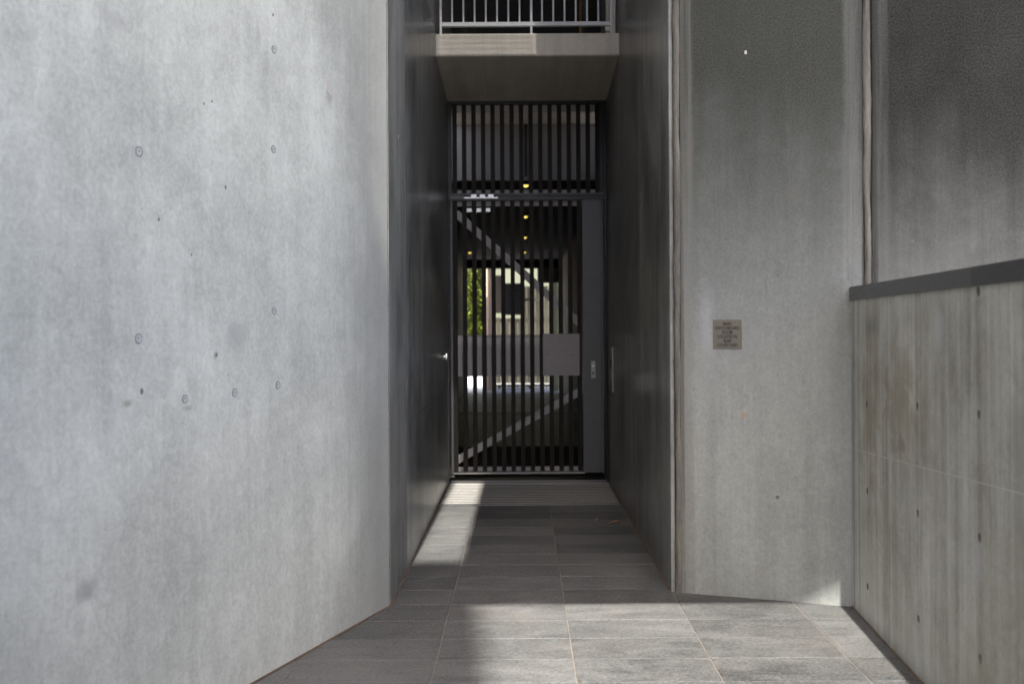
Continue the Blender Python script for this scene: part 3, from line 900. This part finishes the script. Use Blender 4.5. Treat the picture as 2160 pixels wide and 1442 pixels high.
# ------------------------------------------------------------------ lobby behind the gate
lf = box('lobby_floor', -1.45, 1.15, 9.905, 23.6, -0.045, 0.001, M['lobby_floor'])
tag(lf, kind='structure')
mt = box('lobby_floor_sheet', -1.0, 0.8, 10.0, 12.6, 0.0015, 0.007, M['sheet_brown'])  # flat dark brown sheet over the near lobby floor
tag(mt, 'dark brown carpet on the lobby floor just inside the gate', 'sheet')
sl = box('floor_strip', -1.24, 0.92, 17.6, 17.85, 0.0015, 0.012, M['black'])
tag(sl, 'dark metal strip across the lobby floor halfway to the courtyard', 'floor strip')
lb = empty('lobby_wall', (-1.25, 10, 0), 'dark brown lobby wall on the left seen through the gate', 'wall')
box('side_wall', -1.45, -1.25, 9.96, 23.4, 0.0, 3.04, M['lobby_wall'], lb)
box('cross_wall', -1.45, PLX - 0.0, 9.885, 9.955, 0.0, 3.55, M['dark_room'], lb)
rb = empty('lobby_wall', (0.92, 10, 0), 'olive brown lobby wall on the right seen through the gate', 'wall')
box('side_wall', 0.925, 1.15, 9.96, 23.4, 0.0, 3.04, M['lobby_olive'], rb)
box('cross_wall', RX + 0.0, 1.15, 9.885, 9.955, 0.0, 3.55, M['dark_room'], rb)
box('door_recess', 0.915, 0.924, 15.0, 16.1, 0.01, 2.2, M['black'], rb)
cg = box('lobby_ceiling', -1.45, 1.15, 10.66, 23.4, 3.041, 3.30, M['lobby_ceiling'])
tag(cg, kind='structure')
bk = box('bulkhead', -1.45, 1.15, 10.60, 10.655, 2.985, 3.90, M['bulkhead'])
tag(bk, 'grey bulkhead panel behind the upper slat screen', 'bulkhead')
cd = box('conduit', X(1106, 10.58, 310), X(1112, 10.58, 310), 10.575, 10.598, 3.02, Z(236, 10.58), M['black'])
tag(cd, 'black upright conduit on the grey bulkhead above the first lamp', 'conduit')
ev = box('courtyard_sunshade', -0.82, 1.15, 23.605, 25.3, 3.06, 3.30, M['lobby_ceiling'])  # added slab, hidden behind the lintel, that keeps sun off the fence
tag(ev, 'dark eave added out of view to keep sun off the fence', 'sunshade')
ln = empty('lintel', (0, 23.5, 2.85), 'dark beam over the courtyard end of the lobby', 'beam')
box('beam', -1.45, 1.15, 23.405, 23.6, 2.84, 3.30, M['dark_room'], ln)
box('drop_panel', 0.36, 0.924, 23.36, 23.40, 2.50, 2.838, M['frame'], ln)

def downlight(px, py, Y, zc, label):
    p = at(px, py, Y)
    e = empty('ceiling_lamp', (p.x, Y, zc), label, 'ceiling lamp', 'yellow lamps along the lobby ceiling')
    cyl('housing', (p.x, Y, zc), (p.x, Y, zc - 0.035), 0.045, 0.052, M['black'], e, 16)
    bm = bmesh.new()
    bmesh.ops.create_uvsphere(bm, u_segments=14, v_segments=8, radius=0.033)
    for v in bm.verts:
        v.co = Vector((v.co.x + p.x, v.co.y + Y, min(v.co.z, 0.0) * 0.8 + zc - 0.036))
    link('lens', bm_mesh(bm, 'lens', True), M['lamp'], e)
LAB = ('yellow ceiling lamp nearest the gate, under the grey bulkhead', 'second yellow ceiling lamp back from the gate', 'third yellow ceiling lamp back from the gate', 'farthest yellow ceiling lamp in the middle row', 'lone yellow ceiling lamp near the left lobby wall')
for (px, py, Y), lab in zip(((1109, 388, 11.1), (1108, 451, 14.16), (1107, 496, 17.36), (1106, 528, 20.7), (991, 529, 20.7)), LAB):
    downlight(px, py, Y, 3.04, lab)

# ------------------------------------------------------------------ courtyard beyond the lobby
yf = box('courtyard_floor', -6, 5, 23.605, 34, -0.045, 0.0, M['yard_floor'])
tag(yf, kind='structure')
def X2(px, Y): return at(px, 700, Y).x
fn = empty('timber_fence', (0, 25.4, 0), 'weathered timber paling fence at the back of the courtyard', 'fence')
FY = 25.4
px = 1038.0
i = 0
while px < 1200:
    w = 9.2
    top = (1.72 if px < 1098 else 2.50) + random.uniform(-0.03, 0.03)
    box('paling', X2(px, FY), X2(px + w * 0.90, FY), FY + random.uniform(0, .012), FY + 0.03, 0.12, top, M['paling'], fn)
    px += w
box('rail', X2(1038, FY), X2(1200, FY), FY + 0.045, FY + 0.09, 1.62, 1.72, M['paling'], fn)
box('rail', X2(1038, FY), X2(1200, FY), FY + 0.045, FY + 0.09, 0.40, 0.50, M['paling'], fn)
kb = box('garden_kerb', X2(1034, 25.0), X2(1200, 25.0), 24.95, 25.05, 0.0, 0.10, M['soil'])
tag(kb, 'dark low garden kerb at the foot of the timber fence', 'kerb')
pbm = bmesh.new()
for k in range(60):
    c = Vector((random.uniform(X2(1040, 24.8), X2(1165, 24.8)), random.uniform(24.78, 24.93), 0.03))
    m = Matrix.Translation(c) @ Matrix.Diagonal((random.uniform(.03, .05), random.uniform(.03, .05), .035, 1))
    bmesh.ops.create_icosphere(pbm, subdivisions=1, radius=1.0, matrix=m)
pe = link('pebbles', bm_mesh(pbm, 'pebbles'), M['pebble'])
tag(pe, kind='stuff')

uw = empty('wall_unit', (X2(1085, 25.1), 25.2, 1.6), 'black boxy wall unit fixed in front of the timber fence', 'equipment')
box('hood', X2(1062, 25.15), X2(1107, 25.15), 24.95, 25.36, at(1085, 618, 25.15).z, at(1085, 598, 25.15).z, M['black'], uw)
box('casing', X2(1066, 25.15), X2(1105, 25.15), 25.0, 25.36, at(1085, 664, 25.15).z, at(1085, 619, 25.15).z, M['black'], uw)
box('rear_bracket', X2(1043, 25.2), X2(1064, 25.2), 25.30, 25.38, at(1085, 660, 25.2).z, at(1085, 580, 25.2).z, M['lobby_wall'], uw)
cyl('pipe', (X2(1100, 25.15), 25.15, at(1085, 632, 25.15).z), (X2(1138, 25.15), 25.15, at(1085, 632, 25.15).z), 0.035, None, M['pale_green'], uw)

bmw = box('rear_house', X2(1020, 27.5), 4.5, 27.4, 31, 0.0, 5.0, M['pale_green'])
tag(bmw, 'pale green rendered house wall beyond the timber fence', 'house')
pp = empty('rendered_post', (X2(1032, 24.3), 24.3, 0), 'pinkish round post left of the fence in the courtyard', 'post')
cyl('shaft', (X2(1031, 24.3), 24.3, 0.0), (X2(1031, 24.3), 24.3, 3.2), 0.085, 0.08, M['pink'], pp, 18)
cyl('downpipe', (X2(1039, 24.35), 24.42, 0.0), (X2(1037, 24.35), 24.42, 3.2), 0.03, None, M['galv'], pp, 10)
pc = box('courtyard_column', X2(1167, 23.9), X2(1178, 23.9), 23.85, 23.98, 0.0, 3.2, M['pale_green'])
tag(pc, 'pale square column at the right of the courtyard opening', 'column')
gw = box('garden_wall', X2(960, 27.0), X2(1024, 27.0), 26.9, 27.2, 0.0, 0.55, M['white'])
tag(gw, 'low sunlit white garden wall below the green shrubs', 'wall')

def shrub(loc, rx, ry, z0, z1, n, label):
    e = empty('shrub', loc, label, 'shrub', 'green shrubs in the courtyard')
    bm = bmesh.new()
    for k in range(5):
        a = random.uniform(0, 6.28)
        add_cyl(bm, (loc[0] + random.uniform(-.1, .1), loc[1] + random.uniform(-.1, .1), 0), (loc[0] + rx * .6 * math.cos(a), loc[1] + ry * .6 * math.sin(a), z1 * .8), 0.02, 0.006, 6)
    link('stems', bm_mesh(bm, 'stems'), M['lobby_wall'], e)
    bm = bmesh.new()
    for k in range(n):
        zz = random.uniform(z0, z1)
        while True:
            a, b = random.uniform(-1, 1), random.uniform(-1, 1)
            if 0.25 < a * a + b * b < 1: break
        clump = math.sin(zz * 7 + a * 5) * 0.25 + 0.85
        c = Vector((loc[0] + a * rx * clump, loc[1] + b * ry * clump, zz))
        s = random.uniform(0.03, 0.07)
        m = Matrix.Translation(c) @ Matrix.Rotation(random.uniform(0, 6.28), 4, 'Z') @ Matrix.Rotation(random.uniform(-1.1, 1.1), 4, 'X')
        q = [bm.verts.new(m @ Vector(v)) for v in ((-s * .5, 0, 0), (0, -s, 0.01), (s * .5, 0, 0), (0, s, 0.012))]
        bm.faces.new(q)
    link('foliage', bm_mesh(bm, 'foliage'), M['leaf'], e)
rw = box('retaining_wall', -4.5, X2(1019, 27.5), 29.6, 30.0, 0.0, 5.0, M['lobby_wall'])
tag(rw, 'dark brown retaining wall behind the courtyard shrubs', 'wall')
shrub((X2(992, 27.6), 27.7, 0), 0.35, 0.35, 0.4, 3.6, 6500, 'yellow green shrub at the left edge of the courtyard opening')
shrub((X2(1012, 28.4), 28.6, 0), 0.40, 0.4, 0.3, 4.2, 6500, 'taller green shrub just left of the pinkish post')

# ------------------------------------------------------------------ the building shapes, added out of frame to cast shade and sun patches
TE = math.tan(SUN_E)
HC = 7.2
cn = empty('occluder', (2, 5, HC), 'concrete canopy added out of view to shape the sun on the entrance', 'occluder')  # unseen slab, its outline and slots cut to throw the sun patches
k = HC / TE
xe = -0.385 + DRIFT * k
sl0 = 8.42 - (HC + 0.25 - 3.66) / TE
sl1 = 8.56 - (HC - 3.91) / TE
prism('occluder_slab', [(xe, 5.36 - k), (3.0, 5.36 - k), (3.0, 12.5), (-0.95, 12.5), (-0.95, sl1), (0.09, sl1), (0.09, sl0), (-0.69, sl0), (-0.69, 9.66 - k), (xe, 9.66 - k)],
      HC, HC + 0.25, M['conc_plain'], cn)
bm = bmesh.new()
y = sl0 - 0.30
while y < sl1 - 0.02:
    add_box(bm, -0.94, 0.085, y, y + 0.0165, HC + 0.252, HC + 0.264)
    y += 0.027
link('sun_dimming_blades', bm_mesh(bm, 'sun_dimming_blades'), M['frame'], cn)['kind'] = 'stuff'  # blades added across the slot to dim the sun on the balcony slab
tw = empty('street_blocker', (-1, -5.5, 0), 'narrow grey building added unseen behind the viewer to shade the floor', 'blocker')  # added mass; its height and slant are set by the floor shade
tz = (6.38 + 5.0) * TE
TX = -0.75 + DRIFT * 11.4              # left of this the building is taller
def edge_x(yf, xf):                    # where the sight of the sun from floor point (xf, yf) crosses y = -5
    return (yf + 5.0) * TE, xf + DRIFT * (yf + 5.0)
(za, xa), (zb_, xb) = edge_x(4.16, -0.137), edge_x(5.23, -0.22)
sl = (xb - xa) / (zb_ - za)
x0b, x0t = xa + sl * (0.0 - za), xa + sl * (tz - za)
bm = bmesh.new()
v = [bm.verts.new(c) for c in ((TX, -5.0, -.04), (x0b, -5.0, -.04), (x0b, -6.5, -.04), (TX, -6.5, -.04), (TX, -5.0, tz), (x0t, -5.0, tz), (x0t, -6.5, tz), (TX, -6.5, tz))]
for f in ((0,3,2,1),(4,5,6,7),(0,1,5,4),(1,2,6,5),(2,3,7,6),(3,0,4,7)):
    bm.faces.new([v[q] for q in f])
link('shade_tower', bm_mesh(bm, 'shade_tower'), M['ground'], tw)
prism('shade_tower', [(-2.1, -5.0), (-2.1, -6.5), (TX - 0.003, -6.5), (TX - 0.003, -5.0)], -0.04, tz + 4.5, M['conc_plain'], tw)

rt = prism('cross_wall', [(-0.72, 0.85), (-0.72, 1.10), (-2.30, 1.10), (-2.38, 0.85)], -0.04, 6.0, M['conc_plain'])  # added unseen wall that cuts light from the near left wall
tag(rt, 'grey wall added out of view to darken the near left wall', 'wall')
